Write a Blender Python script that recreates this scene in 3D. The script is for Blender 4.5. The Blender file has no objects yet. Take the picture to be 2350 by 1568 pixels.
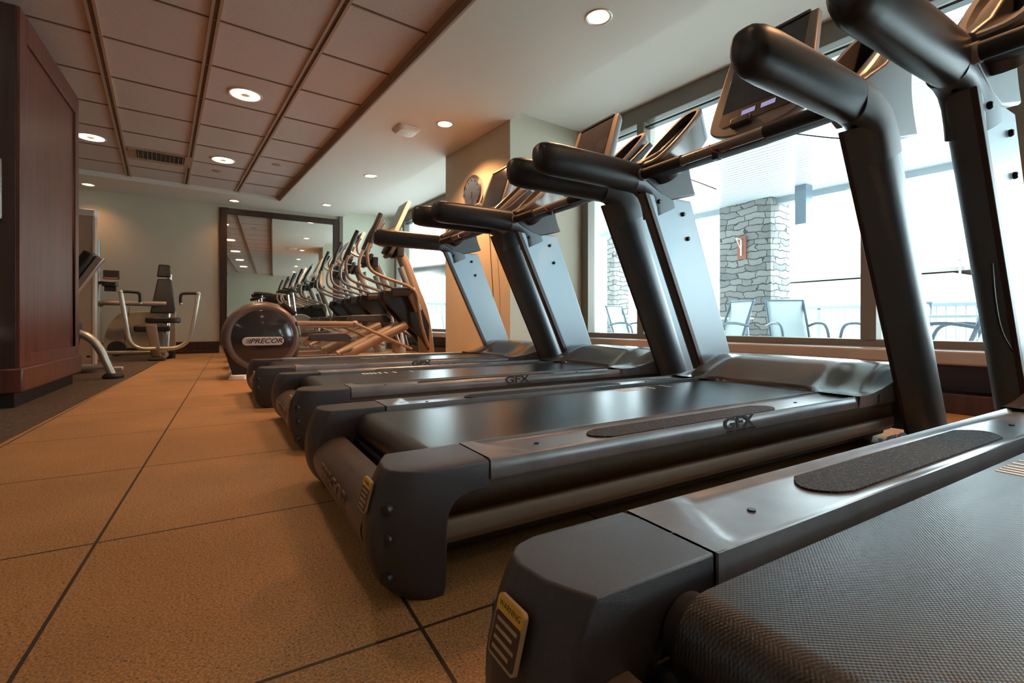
import bpy, bmesh, math, random
from mathutils import Vector, Matrix
random.seed(7)
D = bpy.data
COL = bpy.context.scene.collection
R = math.radians
PI = math.pi

# ------------------------------------------------------------------ materials
def nt(name):
    m = D.materials.new(name); m.use_nodes = True
    t = m.node_tree
    b = t.nodes['Principled BSDF']
    return m, t, b

def mat(name, col, rough=.5, metal=0., spec=.5, noise=None, bump=None, coat=0., emit=None, es=0.):
    """noise=(scale, amount) colour mottling, bump=(scale, strength)"""
    m, t, b = nt(name)
    b.inputs['Base Color'].default_value = (*col, 1)
    b.inputs['Roughness'].default_value = rough
    b.inputs['Metallic'].default_value = metal
    b.inputs['Specular IOR Level'].default_value = spec
    b.inputs['Coat Weight'].default_value = coat
    if emit:
        b.inputs['Emission Color'].default_value = (*emit, 1)
        b.inputs['Emission Strength'].default_value = es
    tc = t.nodes.new('ShaderNodeTexCoord')
    if noise:
        n = t.nodes.new('ShaderNodeTexNoise'); n.inputs['Scale'].default_value = noise[0]
        n.inputs['Detail'].default_value = 5
        t.links.new(tc.outputs['Object'], n.inputs['Vector'])
        r = t.nodes.new('ShaderNodeMapRange')
        r.inputs[1].default_value = .3; r.inputs[2].default_value = .7
        r.inputs[3].default_value = 1 - noise[1]; r.inputs[4].default_value = 1 + noise[1]
        t.links.new(n.outputs['Fac'], r.inputs[0])
        mx = t.nodes.new('ShaderNodeVectorMath'); mx.operation = 'SCALE'
        mx.inputs[0].default_value = col
        t.links.new(r.outputs[0], mx.inputs['Scale'])
        t.links.new(mx.outputs[0], b.inputs['Base Color'])
    if bump:
        n = t.nodes.new('ShaderNodeTexNoise'); n.inputs['Scale'].default_value = bump[0]
        n.inputs['Detail'].default_value = 3
        t.links.new(tc.outputs['Object'], n.inputs['Vector'])
        bp = t.nodes.new('ShaderNodeBump'); bp.inputs['Strength'].default_value = bump[1]
        bp.inputs['Distance'].default_value = .002
        t.links.new(n.outputs['Fac'], bp.inputs['Height'])
        t.links.new(bp.outputs[0], b.inputs['Normal'])
    return m

def mathn(t, op, a, b=None, c=None):
    n = t.nodes.new('ShaderNodeMath'); n.operation = op
    for i, v in enumerate((a, b, c)):
        if v is None: continue
        if isinstance(v, (int, float)): n.inputs[i].default_value = v
        else: t.links.new(v, n.inputs[i])
    return n.outputs[0]

def mixc(t, f, c1, c2):
    n = t.nodes.new('ShaderNodeMix'); n.data_type = 'RGBA'
    for s, v in ((6, c1), (7, c2)):
        if isinstance(v, tuple): n.inputs[s].default_value = (*v, 1)
        else: t.links.new(v, n.inputs[s])
    if isinstance(f, (int, float)): n.inputs[0].default_value = f
    else: t.links.new(f, n.inputs[0])
    return n.outputs[2]

def rot_xy(t, ang, ox=0., oy=0.):
    """object coords rotated by -ang about z after removing the origin; returns x, y, coords"""
    tc = t.nodes.new('ShaderNodeTexCoord')
    mp = t.nodes.new('ShaderNodeMapping'); mp.vector_type = 'TEXTURE'
    mp.inputs['Rotation'].default_value = (0, 0, ang); mp.inputs['Location'].default_value = (ox, oy, 0)
    t.links.new(tc.outputs['Object'], mp.inputs[0])
    sp = t.nodes.new('ShaderNodeSeparateXYZ'); t.links.new(mp.outputs[0], sp.inputs[0])
    return sp.outputs[0], sp.outputs[1], mp.outputs[0], tc.outputs['Object']

def seam(t, co, period, half):
    """1 on the joint lines every period metres"""
    f = mathn(t, 'FRACT', mathn(t, 'DIVIDE', co, period))
    d = mathn(t, 'MINIMUM', f, mathn(t, 'SUBTRACT', 1., f))
    return mathn(t, 'LESS_THAN', d, half / period)

def m_floor():
    m, t, b = nt('speckled_rubber_tile')
    x, y, v, o = rot_xy(t, R(-1.1), -.283, .102)
    s = mathn(t, 'MAXIMUM', seam(t, x, .567, .0035), seam(t, y, .70, .0035))
    n1 = t.nodes.new('ShaderNodeTexNoise'); n1.inputs['Scale'].default_value = 230; n1.inputs['Detail'].default_value = 2
    t.links.new(o, n1.inputs['Vector'])
    r1 = t.nodes.new('ShaderNodeMapRange'); r1.inputs[1].default_value = .42; r1.inputs[2].default_value = .62
    t.links.new(n1.outputs['Fac'], r1.inputs[0])
    c = mixc(t, r1.outputs[0], (.29, .145, .052), (.52, .275, .105))
    vo = t.nodes.new('ShaderNodeTexVoronoi'); vo.inputs['Scale'].default_value = 95
    t.links.new(o, vo.inputs['Vector'])
    sp = mathn(t, 'LESS_THAN', vo.outputs['Distance'], .17)
    c = mixc(t, mathn(t, 'MULTIPLY', sp, .75), c, (.05, .03, .02))
    n2 = t.nodes.new('ShaderNodeTexNoise'); n2.inputs['Scale'].default_value = 2.2; n2.inputs['Detail'].default_value = 4
    t.links.new(o, n2.inputs['Vector'])
    r2 = t.nodes.new('ShaderNodeMapRange'); r2.inputs[1].default_value = .3; r2.inputs[2].default_value = .7; r2.inputs[3].default_value = .85; r2.inputs[4].default_value = 1.12
    t.links.new(n2.outputs['Fac'], r2.inputs[0])
    sc = t.nodes.new('ShaderNodeVectorMath'); sc.operation = 'SCALE'
    t.links.new(c, sc.inputs[0]); t.links.new(r2.outputs[0], sc.inputs['Scale'])
    c = mixc(t, s, sc.outputs[0], (.035, .02, .012))
    t.links.new(c, b.inputs['Base Color'])
    b.inputs['Roughness'].default_value = .55
    h = mathn(t, 'SUBTRACT', mathn(t, 'MULTIPLY', n1.outputs['Fac'], .3), mathn(t, 'MULTIPLY', s, 1.))
    bp = t.nodes.new('ShaderNodeBump'); bp.inputs['Strength'].default_value = .5; bp.inputs['Distance'].default_value = .003
    t.links.new(h, bp.inputs['Height']); t.links.new(bp.outputs[0], b.inputs['Normal'])
    return m

def m_wood(name, c1, c2, rough=.35, sc=(14, 14, .8)):
    m, t, b = nt(name)
    tc = t.nodes.new('ShaderNodeTexCoord')
    mp = t.nodes.new('ShaderNodeMapping'); mp.inputs['Scale'].default_value = sc
    t.links.new(tc.outputs['Object'], mp.inputs[0])
    n = t.nodes.new('ShaderNodeTexNoise'); n.inputs['Scale'].default_value = 1.6; n.inputs['Detail'].default_value = 7; n.inputs['Distortion'].default_value = .4
    t.links.new(mp.outputs[0], n.inputs['Vector'])
    r = t.nodes.new('ShaderNodeMapRange'); r.inputs[1].default_value = .32; r.inputs[2].default_value = .68
    t.links.new(n.outputs['Fac'], r.inputs[0])
    t.links.new(mixc(t, r.outputs[0], c1, c2), b.inputs['Base Color'])
    b.inputs['Roughness'].default_value = rough
    return m

def m_ceiltile():
    m, t, b = nt('acoustic_tile')
    tc = t.nodes.new('ShaderNodeTexCoord')
    n = t.nodes.new('ShaderNodeTexNoise'); n.inputs['Scale'].default_value = 140; n.inputs['Detail'].default_value = 3
    t.links.new(tc.outputs['Object'], n.inputs['Vector'])
    r = t.nodes.new('ShaderNodeMapRange'); r.inputs[1].default_value = .35; r.inputs[2].default_value = .65
    t.links.new(n.outputs['Fac'], r.inputs[0])
    t.links.new(mixc(t, r.outputs[0], (.55, .465, .43), (.67, .58, .54)), b.inputs['Base Color'])
    b.inputs['Roughness'].default_value = .9
    bp = t.nodes.new('ShaderNodeBump'); bp.inputs['Strength'].default_value = .35; bp.inputs['Distance'].default_value = .002
    t.links.new(n.outputs['Fac'], bp.inputs['Height']); t.links.new(bp.outputs[0], b.inputs['Normal'])
    return m

def m_belt(weave=True):
    m, t, b = nt('woven_running_belt' if weave else 'worn_running_belt')
    x, y, v, o = rot_xy(t, 0)
    sx = mathn(t, 'SINE', mathn(t, 'MULTIPLY', x, 2 * PI / .0060))
    sy = mathn(t, 'SINE', mathn(t, 'MULTIPLY', y, 2 * PI / .0042))
    w = mathn(t, 'MULTIPLY', sx, sy)
    n = t.nodes.new('ShaderNodeTexNoise'); n.inputs['Scale'].default_value = 6; n.inputs['Detail'].default_value = 6
    mp = t.nodes.new('ShaderNodeMapping'); mp.inputs['Scale'].default_value = (.5, 4, 1)
    t.links.new(o, mp.inputs[0]); t.links.new(mp.outputs[0], n.inputs['Vector'])
    r = t.nodes.new('ShaderNodeMapRange'); r.inputs[1].default_value = .35; r.inputs[2].default_value = .7
    t.links.new(n.outputs['Fac'], r.inputs[0])
    c = mixc(t, r.outputs[0], (.011, .009, .009), (.020, .018, .018))
    wf = mathn(t, 'MULTIPLY_ADD', w, .5, .5)
    c = mixc(t, mathn(t, 'MULTIPLY', wf, .5) if weave else .3, c, (.050, .046, .047) if weave else (.034, .024, .023))
    t.links.new(c, b.inputs['Base Color'])
    rr = mathn(t, 'MULTIPLY_ADD', r.outputs[0], .06 if weave else .015, .30 if weave else .28)
    t.links.new(rr, b.inputs['Roughness'])
    bp = t.nodes.new('ShaderNodeBump'); bp.inputs['Strength'].default_value = .25; bp.inputs['Distance'].default_value = .0006
    t.links.new(w, bp.inputs['Height'])
    if weave: t.links.new(bp.outputs[0], b.inputs['Normal'])
    return m

def m_grip():
    m, t, b = nt('granular_foot_grip')
    tc = t.nodes.new('ShaderNodeTexCoord')
    vo = t.nodes.new('ShaderNodeTexVoronoi'); vo.inputs['Scale'].default_value = 330
    t.links.new(tc.outputs['Object'], vo.inputs['Vector'])
    n = t.nodes.new('ShaderNodeTexNoise'); n.inputs['Scale'].default_value = 260; n.inputs['Detail'].default_value = 2
    t.links.new(tc.outputs['Object'], n.inputs['Vector'])
    r = t.nodes.new('ShaderNodeMapRange'); r.inputs[1].default_value = .52; r.inputs[2].default_value = .72
    t.links.new(n.outputs['Fac'], r.inputs[0])
    t.links.new(mixc(t, r.outputs[0], (.014, .012, .011), (.13, .105, .09)), b.inputs['Base Color'])
    b.inputs['Roughness'].default_value = .75; b.inputs['Specular IOR Level'].default_value = .3
    bp = t.nodes.new('ShaderNodeBump'); bp.inputs['Strength'].default_value = .9; bp.inputs['Distance'].default_value = .002
    t.links.new(vo.outputs['Distance'], bp.inputs['Height']); t.links.new(bp.outputs[0], b.inputs['Normal'])
    return m

def m_stone():
    m, t, b = nt('stacked_ledge_stone')
    tc = t.nodes.new('ShaderNodeTexCoord')
    sp = t.nodes.new('ShaderNodeSeparateXYZ'); t.links.new(tc.outputs['Object'], sp.inputs[0])
    u = mathn(t, 'ADD', sp.outputs[0], sp.outputs[1])
    cb = t.nodes.new('ShaderNodeCombineXYZ'); t.links.new(u, cb.inputs[0]); t.links.new(sp.outputs[2], cb.inputs[1])
    ds = t.nodes.new('ShaderNodeTexNoise'); ds.inputs['Scale'].default_value = 3.5
    t.links.new(cb.outputs[0], ds.inputs['Vector'])
    va = t.nodes.new('ShaderNodeVectorMath'); va.operation = 'MULTIPLY_ADD'
    t.links.new(ds.outputs['Color'], va.inputs[0]); va.inputs[1].default_value = (.35, .16, 0); t.links.new(cb.outputs[0], va.inputs[2])
    br = t.nodes.new('ShaderNodeTexBrick')
    t.links.new(va.outputs[0], br.inputs['Vector'])
    br.inputs['Scale'].default_value = 1.; br.inputs['Brick Width'].default_value = .40; br.inputs['Row Height'].default_value = .12
    br.inputs['Mortar Size'].default_value = .009; br.inputs['Mortar Smooth'].default_value = .1
    br.offset = .37; br.squash = .6; br.squash_frequency = 3
    br.inputs['Color1'].default_value = (.26, .25, .23, 1); br.inputs['Color2'].default_value = (.12, .12, .12, 1); br.inputs['Mortar'].default_value = (.06, .055, .05, 1)
    n = t.nodes.new('ShaderNodeTexNoise'); n.inputs['Scale'].default_value = 14; n.inputs['Detail'].default_value = 6
    t.links.new(tc.outputs['Object'], n.inputs['Vector'])
    c = mixc(t, mathn(t, 'MULTIPLY', n.outputs['Fac'], .4), br.outputs['Color'], (.36, .34, .31))
    c = mixc(t, br.outputs['Fac'], c, (.06, .055, .05))
    t.links.new(c, b.inputs['Base Color']); b.inputs['Roughness'].default_value = .85
    bp = t.nodes.new('ShaderNodeBump'); bp.inputs['Strength'].default_value = .8; bp.inputs['Distance'].default_value = .02
    h = mathn(t, 'SUBTRACT', mathn(t, 'MULTIPLY', n.outputs['Fac'], .3), br.outputs['Fac'])
    t.links.new(h, bp.inputs['Height']); t.links.new(bp.outputs[0], b.inputs['Normal'])
    return m

def m_slats(ang):
    m, t, b = nt('canopy_boards')
    x, y, v, o = rot_xy(t, ang)
    s = seam(t, x, .11, .007)
    n = t.nodes.new('ShaderNodeTexNoise'); n.inputs['Scale'].default_value = 3; n.inputs['Detail'].default_value = 5
    mp = t.nodes.new('ShaderNodeMapping'); mp.inputs['Scale'].default_value = (8, .6, 1)
    t.links.new(v, mp.inputs[0]); t.links.new(mp.outputs[0], n.inputs['Vector'])
    c = mixc(t, n.outputs['Fac'], (.55, .62, .66), (.78, .84, .88))
    c = mixc(t, s, c, (.08, .09, .1))
    t.links.new(c, b.inputs['Base Color']); b.inputs['Roughness'].default_value = .22
    bp = t.nodes.new('ShaderNodeBump'); bp.inputs['Strength'].default_value = .6; bp.inputs['Distance'].default_value = .004; bp.invert = True
    t.links.new(s, bp.inputs['Height']); t.links.new(bp.outputs[0], b.inputs['Normal'])
    return m

def m_glass():
    m = D.materials.new('window_glass'); m.use_nodes = True
    t = m.node_tree; t.nodes.clear()
    o = t.nodes.new('ShaderNodeOutputMaterial'); mx = t.nodes.new('ShaderNodeMixShader')
    tr = t.nodes.new('ShaderNodeBsdfTransparent'); tr.inputs[0].default_value = (.93, .98, .98, 1)
    gl = t.nodes.new('ShaderNodeBsdfGlossy'); gl.inputs['Roughness'].default_value = .02
    lw = t.nodes.new('ShaderNodeLayerWeight'); lw.inputs[0].default_value = .5
    fr = mathn(t, 'MULTIPLY_ADD', mathn(t, 'POWER', lw.outputs['Facing'], 5.), .6, .025)
    t.links.new(fr, mx.inputs[0]); t.links.new(tr.outputs[0], mx.inputs[1]); t.links.new(gl.outputs[0], mx.inputs[2])
    t.links.new(mx.outputs[0], o.inputs[0])
    return m

def m_emit(name, col, s):
    m = D.materials.new(name); m.use_nodes = True
    t = m.node_tree; t.nodes.clear()
    o = t.nodes.new('ShaderNodeOutputMaterial'); e = t.nodes.new('ShaderNodeEmission')
    e.inputs[0].default_value = (*col, 1); e.inputs[1].default_value = s
    t.links.new(e.outputs[0], o.inputs[0])
    return m

B_ANG = math.atan(.0848)          # the window wall and ceiling grid stand a little askew to the machines
MT = dict(
    floor=m_floor(), carpet=mat('brown_carpet', (.085, .055, .035), .95, noise=(60, .45), bump=(400, .8)),
    wall=mat('cream_wall_paint', (.53, .48, .375), .8, noise=(1.5, .03)),
    wallg=mat('pale_green_wall_paint', (.70, .73, .60), .8),
    ceil=mat('ceiling_paint', (.70, .65, .575), .85),
    tile=m_ceiltile(), tbar=mat('ceiling_bar', (.42, .28, .19), .5), tgap=mat('ceiling_bar_groove', (.12, .07, .05), .6),
    trim=mat('shaded_cove_trim', (.34, .235, .17), .5),
    cherry=m_wood('cherry_wood', (.068, .018, .012), (.14, .040, .025)),
    darkwood=m_wood('dark_wood', (.028, .012, .009), (.055, .022, .016), .4),
    toe=mat('black_toe_kick', (.012, .011, .011), .5),
    mirror=mat('mirror_silver', (.82, .86, .82), .02, 1.),
    alu=mat('bronze_window_frame', (.20, .175, .145), .45, .3), aluL=mat('pale_window_stop', (.52, .50, .44), .4, .2),
    sill=mat('sill_laminate', (.36, .31, .27), .3, noise=(5, .08)),
    glass=m_glass(), heater=mat('dark_recess_panel', (.05, .02, .018), .4),
    black=mat('black_plastic', (.018, .018, .019), .35, bump=(900, .15)),
    blackm=mat('matt_black_plastic', (.014, .014, .015), .65, spec=.25), blackr=mat('black_rubber', (.014, .014, .014), .6, bump=(700, .3)),
    char=mat('charcoal_plastic', (.045, .043, .044), .34, bump=(1200, .25), noise=(9, .1)),
    cap=mat('charcoal_end_cap', (.044, .038, .042), .36, bump=(1300, .4), noise=(14, .1)),
    rail=mat('grey_side_rail', (.23, .228, .24), .28, .2, noise=(11, .18), bump=(500, .08)),
    beam=mat('grey_beige_beam', (.11, .105, .09), .4), stripe=mat('tan_beam_stripe', (.22, .175, .13), .42),
    shroud=mat('bronze_rear_panel', (.11, .075, .06), .4, noise=(8, .1)),
    hood=mat('satin_hood', (.13, .115, .105), .19, .35), silver=mat('silver_blue_paint', (.27, .325, .36), .38, .35),
    tubed=mat('dark_upright_cover', (.12, .13, .14), .36, .25), brown=mat('dark_brown_edge', (.055, .032, .028), .45),
    rim=mat('taupe_console_rim', (.22, .18, .155), .38), pocket=mat('dark_pocket', (.02, .017, .017), .5),
    scr=mat('dark_screen', (.035, .032, .035), .12, noise=(7, .3)), lcd=mat('lit_lcd', (.3, .3, .5), .3, emit=(.45, .42, .8), es=.55),
    white=mat('white_print', (.9, .9, .88), .6), ink=mat('dark_print', (.03, .028, .03), .5), yellow=mat('yellow_label', (.75, .42, .05), .5), lblline=mat('label_line', (.45, .33, .18), .5),
    steel=mat('brushed_steel', (.62, .58, .54), .28, .9), bolt=mat('black_bolt', (.02, .02, .022), .3, .5),
    belt=m_belt(), belt2=m_belt(False), grip=m_grip(), cable=mat('black_cable', (.012, .012, .012), .5), red=mat('red_wire', (.25, .02, .03), .5),
    drum=mat('bronze_drum', (.17, .13, .115), .34, .35), disc=mat('glossy_disc', (.028, .024, .026), .12, coat=.5), champ=mat('champagne_metal', (.34, .275, .225), .36, .35),
    badge=mat('badge_plate', (.72, .68, .66), .3, .5), tan=mat('tan_shroud', (.50, .37, .25), .5), tan2=mat('tan_translucent_shield', (.36, .29, .21), .4),
    vinyl=mat('black_vinyl', (.016, .015, .016), .42, bump=(300, .2)), tube=mat('silver_tube', (.60, .56, .50), .32, .7),
    offw=mat('off_white_plastic', (.72, .68, .62), .4), clockf=mat('clock_face', (.80, .72, .64), .5), chrome=mat('chrome', (.8, .8, .8), .12, 1.),
    can=m_emit('downlight_lamp', (1, .78, .52), 9.), lens=mat('lamp_reflector', (.85, .75, .62), .25, .6, emit=(1, .72, .42), es=1.6),
    bulb=mat('lamp_bulb_cap', (.55, .40, .18), .3, .4, emit=(.9, .6, .2), es=.35),
    stone=m_stone(), slats=m_slats(B_ANG), patio=mat('pale_patio_paving', (.60, .60, .58), .7, noise=(2, .08)), fascia=mat('canopy_beam', (.30, .34, .36), .5),
    pframe=mat('patio_frame_metal', (.16, .20, .24), .35, .4), sling=mat('hazed_sling_fabric', (.62, .68, .68), .7), ptop=mat('patio_table_top', (.66, .72, .72), .3),  # sling colour is paled to put the outdoor haze into it
    rust=mat('rust_sconce', (.30, .10, .06), .6), roof=mat('far_roof', (.13, .11, .10), .8), far=mat('far_wall', (.62, .58, .5), .8), orange=mat('orange_stripe', (.7, .2, .08), .5),
    grn=mat('pale_green_shrub', (.45, .52, .30), .9), pic=mat('picture_print', (.45, .44, .42), .6),
)

# ------------------------------------------------------------------ mesh helpers
class MB:
    def __init__(s): s.v = []; s.f = []; s.mi = []; s.m = 0
    def add(s, vs, fs):
        o = len(s.v); s.v += [tuple(v) for v in vs]
        for f in fs: s.f.append([i + o for i in f]); s.mi.append(s.m)
        return s
    def box(s, x0, x1, y0, y1, z0, z1, M=None):
        vs = [Vector((x, y, z)) for x in (x0, x1) for y in (y0, y1) for z in (z0, z1)]
        if M: vs = [M @ v for v in vs]
        return s.add(vs, [(0, 1, 3, 2), (4, 6, 7, 5), (0, 4, 5, 1), (2, 3, 7, 6), (0, 2, 6, 4), (1, 5, 7, 3)])
    def loft(s, rings, cap=True, closed=True):
        n = len(rings[0]); vs = [p for r in rings for p in r]; fs = []
        for k in range(len(rings) - 1):
            for i in range(n if closed else n - 1):
                j = (i + 1) % n
                fs.append((k * n + i, k * n + j, (k + 1) * n + j, (k + 1) * n + i))
        if cap:
            fs.append(tuple(range(n))[::-1]); L = (len(rings) - 1) * n
            fs.append(tuple(range(L, L + n)))
        return s.add(vs, fs)
    def prism_xz(s, prof, y0, y1):
        return s.loft([[(x, y0, z) for x, z in prof], [(x, y1, z) for x, z in prof]])
    def prism_yz(s, prof, x0, x1):
        return s.loft([[(x0, y, z) for y, z in prof], [(x1, y, z) for y, z in prof]])
    def prism_xy(s, prof, z0, z1):
        return s.loft([[(x, y, z0) for x, y in prof], [(x, y, z1) for x, y in prof]])
    def tube(s, pts, r, n=10, cap=True, flat=1.):
        pts = [Vector(p) for p in pts]; rs = r if isinstance(r, (list, tuple)) else [r] * len(pts)
        rings = []; up = Vector((0, 0, 1)); prev = None
        for i, p in enumerate(pts):
            d = (pts[min(i + 1, len(pts) - 1)] - pts[max(i - 1, 0)])
            d = d.normalized() if d.length > 1e-9 else Vector((0, 0, 1))
            if prev is None:
                a = d.cross(up)
                if a.length < .05: a = d.cross(Vector((0, 1, 0)))
                a.normalize()
            else:
                a = prev - d * prev.dot(d); a.normalize()
            prev = a; b = d.cross(a)
            rings.append([p + a * (rs[i] * math.cos(2 * PI * k / n)) + b * (rs[i] * flat * math.sin(2 * PI * k / n)) for k in range(n)])
        return s.loft(rings, cap)
    def cyl(s, p0, p1, r, n=20, r2=None):
        return s.tube([p0, p1], [r, r if r2 is None else r2], n)
    def lathe(s, c, axis, prof, n=32, cap=True):
        """prof: (radius, distance along axis)"""
        ax = Vector(axis).normalized(); a = ax.cross(Vector((0, 0, 1)))
        if a.length < .05: a = ax.cross(Vector((1, 0, 0)))
        a.normalize(); b = ax.cross(a); c = Vector(c)
        return s.loft([[c + ax * h + a * (r * math.cos(2 * PI * k / n)) + b * (r * math.sin(2 * PI * k / n)) for k in range(n)] for r, h in prof], cap)
    def sphere(s, c, r, n=14, sc=(1, 1, 1)):
        rings = []
        for i in range(1, n):
            a = PI * i / n
            rings.append([(c[0] + r * sc[0] * math.sin(a) * math.cos(2 * PI * k / (2 * n)), c[1] + r * sc[1] * math.sin(a) * math.sin(2 * PI * k / (2 * n)), c[2] + r * sc[2] * math.cos(a)) for k in range(2 * n)])
        return s.loft(rings, True)
    def grid(s, fn, nu, nv):
        vs = [fn(i / nu, j / nv) for i in range(nu + 1) for j in range(nv + 1)]
        fs = [(i * (nv + 1) + j, (i + 1) * (nv + 1) + j, (i + 1) * (nv + 1) + j + 1, i * (nv + 1) + j + 1) for i in range(nu) for j in range(nv)]
        return s.add(vs, fs)
    def build(s, name, mats, parent=None, bevel=0., seg=3, ang=35, smooth=True, flip=False, M=None, solid=0., sub=0):
        me = D.meshes.new(name); me.from_pydata([tuple(M @ Vector(v)) for v in s.v] if M else s.v, [], s.f)
        ml = mats if isinstance(mats, (list, tuple)) else [mats]
        for k in ml: me.materials.append(MT[k])
        for p, i in zip(me.polygons, s.mi): p.material_index = i
        bm = bmesh.new(); bm.from_mesh(me); bmesh.ops.remove_doubles(bm, verts=bm.verts, dist=1e-6)
        bmesh.ops.recalc_face_normals(bm, faces=bm.faces)
        bm.to_mesh(me); bm.free()
        o = D.objects.new(name, me); COL.objects.link(o)
        if parent: o.parent = parent
        if solid:
            md = o.modifiers.new('solid', 'SOLIDIFY'); md.thickness = solid; md.offset = 0
        if bevel:
            md = o.modifiers.new('bevel', 'BEVEL'); md.width = bevel; md.segments = seg; md.limit_method = 'ANGLE'; md.angle_limit = R(ang)
            md.harden_normals = False
        if sub:
            md = o.modifiers.new('sub', 'SUBSURF'); md.levels = sub; md.render_levels = sub
        if smooth:
            me.polygons.foreach_set('use_smooth', [True] * len(me.polygons))
            bmc = bmesh.new(); bmc.from_mesh(me)
            for e in bmc.edges:
                if len(e.link_faces) == 2 and e.calc_face_angle(0) > R(ang if not bevel else 80): e.smooth = False
            bmc.to_mesh(me); bmc.free()
        return o

def empty(name, loc, rz=0.):
    o = D.objects.new(name, None); COL.objects.link(o); o.location = loc; o.rotation_euler = (0, 0, rz); o.empty_display_size = .1
    return o
def tag(o, label, cat, group=None):
    o['label'] = label; o['category'] = cat
    if group: o['group'] = group
    return o
def struct(o): o['kind'] = 'structure'; return o
def kids(o): return [c for c in D.objects if c.parent == o]
def copy_tree(o, parent=None):
    c = o.copy(); COL.objects.link(c); c.parent = parent
    for k in kids(o): copy_tree(k, c)
    return c

def smoothpath(pts, n=8):
    """Catmull-Rom through points"""
    P = [Vector(p) for p in pts]; out = []
    for i in range(len(P) - 1):
        p0, p1, p2, p3 = P[max(i - 1, 0)], P[i], P[i + 1], P[min(i + 2, len(P) - 1)]
        for k in range(n):
            t = k / n
            out.append(.5 * ((2 * p1) + (p2 - p0) * t + (2 * p0 - 5 * p1 + 4 * p2 - p3) * t * t + (3 * p1 - p0 - 3 * p2 + p3) * t ** 3))
    out.append(P[-1]); return out
def smooth2(pts, n=6):
    return [(p.x, p.y) for p in smoothpath([(a, b, 0) for a, b in pts], n)]
def sstep(a, b, x):
    t = min(1, max(0, (x - a) / (b - a))); return t * t * (3 - 2 * t)

def text(name, s, size, M, matk, parent, extr=.0006, offset=0., shear=0., sx=1., align='CENTER'):
    cu = D.curves.new(name, 'FONT'); cu.body = s; cu.size = size; cu.extrude = extr; cu.offset = offset; cu.shear = shear; cu.align_x = align; cu.align_y = 'CENTER'
    o = D.objects.new(name, cu); COL.objects.link(o)
    me = D.meshes.new_from_object(o.evaluated_get(bpy.context.evaluated_depsgraph_get()))
    COL.objects.unlink(o); D.objects.remove(o)
    me.transform(M @ Matrix.Diagonal((sx, 1, 1, 1))); me.name = name
    me.materials.clear(); me.materials.append(MT[matk])
    o = D.objects.new(name, me); COL.objects.link(o); o.parent = parent
    return o
def frame3(o, u, v):
    """matrix with local x->u, y->v, origin o"""
    u = Vector(u).normalized(); v = Vector(v); v = (v - u * v.dot(u)).normalized(); w = u.cross(v)
    return Matrix(((u.x, v.x, w.x, o[0]), (u.y, v.y, w.y, o[1]), (u.z, v.z, w.z, o[2]), (0, 0, 0, 1)))
def rrect(w, h, r, n=6, cx=0, cy=0):
    out = []
    for sx, sy, a0 in ((1, 1, 0), (-1, 1, 90), (-1, -1, 180), (1, -1, 270)):
        for k in range(n + 1):
            a = R(a0 + 90 * k / n)
            out.append((cx + sx * (w / 2 - r) + r * math.cos(a), cy + sy * (h / 2 - r) + r * math.sin(a)))
    return out

# ------------------------------------------------------------------ B frame of window wall / ceiling
BU = Vector((math.cos(B_ANG), math.sin(B_ANG), 0)); BV = Vector((-math.sin(B_ANG), math.cos(B_ANG), 0)); B0 = Vector((2.525, 4.19, 0))
BM = Matrix(((BU.x, BV.x, 0, B0.x), (BU.y, BV.y, 0, B0.y), (0, 0, 1, 0), (0, 0, 0, 1)))
def fromB(s, t, z=0.): return BM @ Vector((s, t, z))
YB = 9.8     # back wall
ZS = 2.60    # soffit height
ZG = 2.67    # ceiling tile height
ZW = 2.70    # window bay ceiling

# ------------------------------------------------------------------ room shell
def wall(name, mb, m, **k): return struct(mb.build(name, m, **k))
mb = MB().prism_xy([(-5.2, -4.2), (4.48, -4.2), (3.29, 9.9), (-5.2, 9.9)], -.12, 0); wall('floor', mb, 'floor', smooth=False)
cp = MB().prism_xy([(-5.2, -4.2), (-.998, -4.2), (-.65, 9.8), (-5.2, 9.8)], .0, .006)
wall('floor_carpet', cp, 'carpet', smooth=False)
wall('wall_back', MB().box(-5.2, 3.31, YB, YB + .15, 0, 2.85), 'wall', smooth=False)
wall('wall_left', MB().box(-5.35, -5.2, -4.2, YB + .15, 0, 2.85), 'wall', smooth=False)
wall('wall_front', MB().box(-5.2, 4.5, -4.35, -4.2, 0, 2.85), 'wall', smooth=False)
# soffit: painted ceiling around the tile field
GS, GT = -1.24, 5.0      # right edge / far edge of the tile field in B
GL, GN = -6.6, -9.2
s0, s1, t0, t1 = -9.0, 0.0, -10.2, 7.5
sf = MB()
for a, b_, c, d in ((GS, 0.0, t0, t1), (s0, GS, GT, t1), (s0, GL, t0, GT), (GL, GS, t0, GN)):
    sf.box(a, b_, c, d, ZS, ZS + .03)
sf.box(0 - .02, 0.0, t0, t1, ZS + .03, ZW + .03)
wall('ceiling', sf, 'ceil', M=BM, smooth=False)
wall('ceiling_bay', MB().box(0, 1.7, t0, t1, ZW, ZW + .03), 'ceil', M=BM, smooth=False)
wall('ceiling_tiles', MB().box(GL, GS, GN, GT, ZG, ZG + .03), 'tile', M=BM, smooth=False)
tr = MB(); tr.box(GS - .018, GS + .001, GN, GT, ZS - .001, ZG); tr.box(GS - .05, GS - .018, GN, GT - .018, ZG - .016, ZG)
wall('trim_1', tr, 'trim', M=BM, smooth=False)  # cove trim, its brown takes in the shadow along this edge
wall('trim_8', MB().box(GL, GS - .02, GT - .018, GT + .001, ZS - .001, ZG), 'ceil', M=BM, smooth=False)
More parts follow.
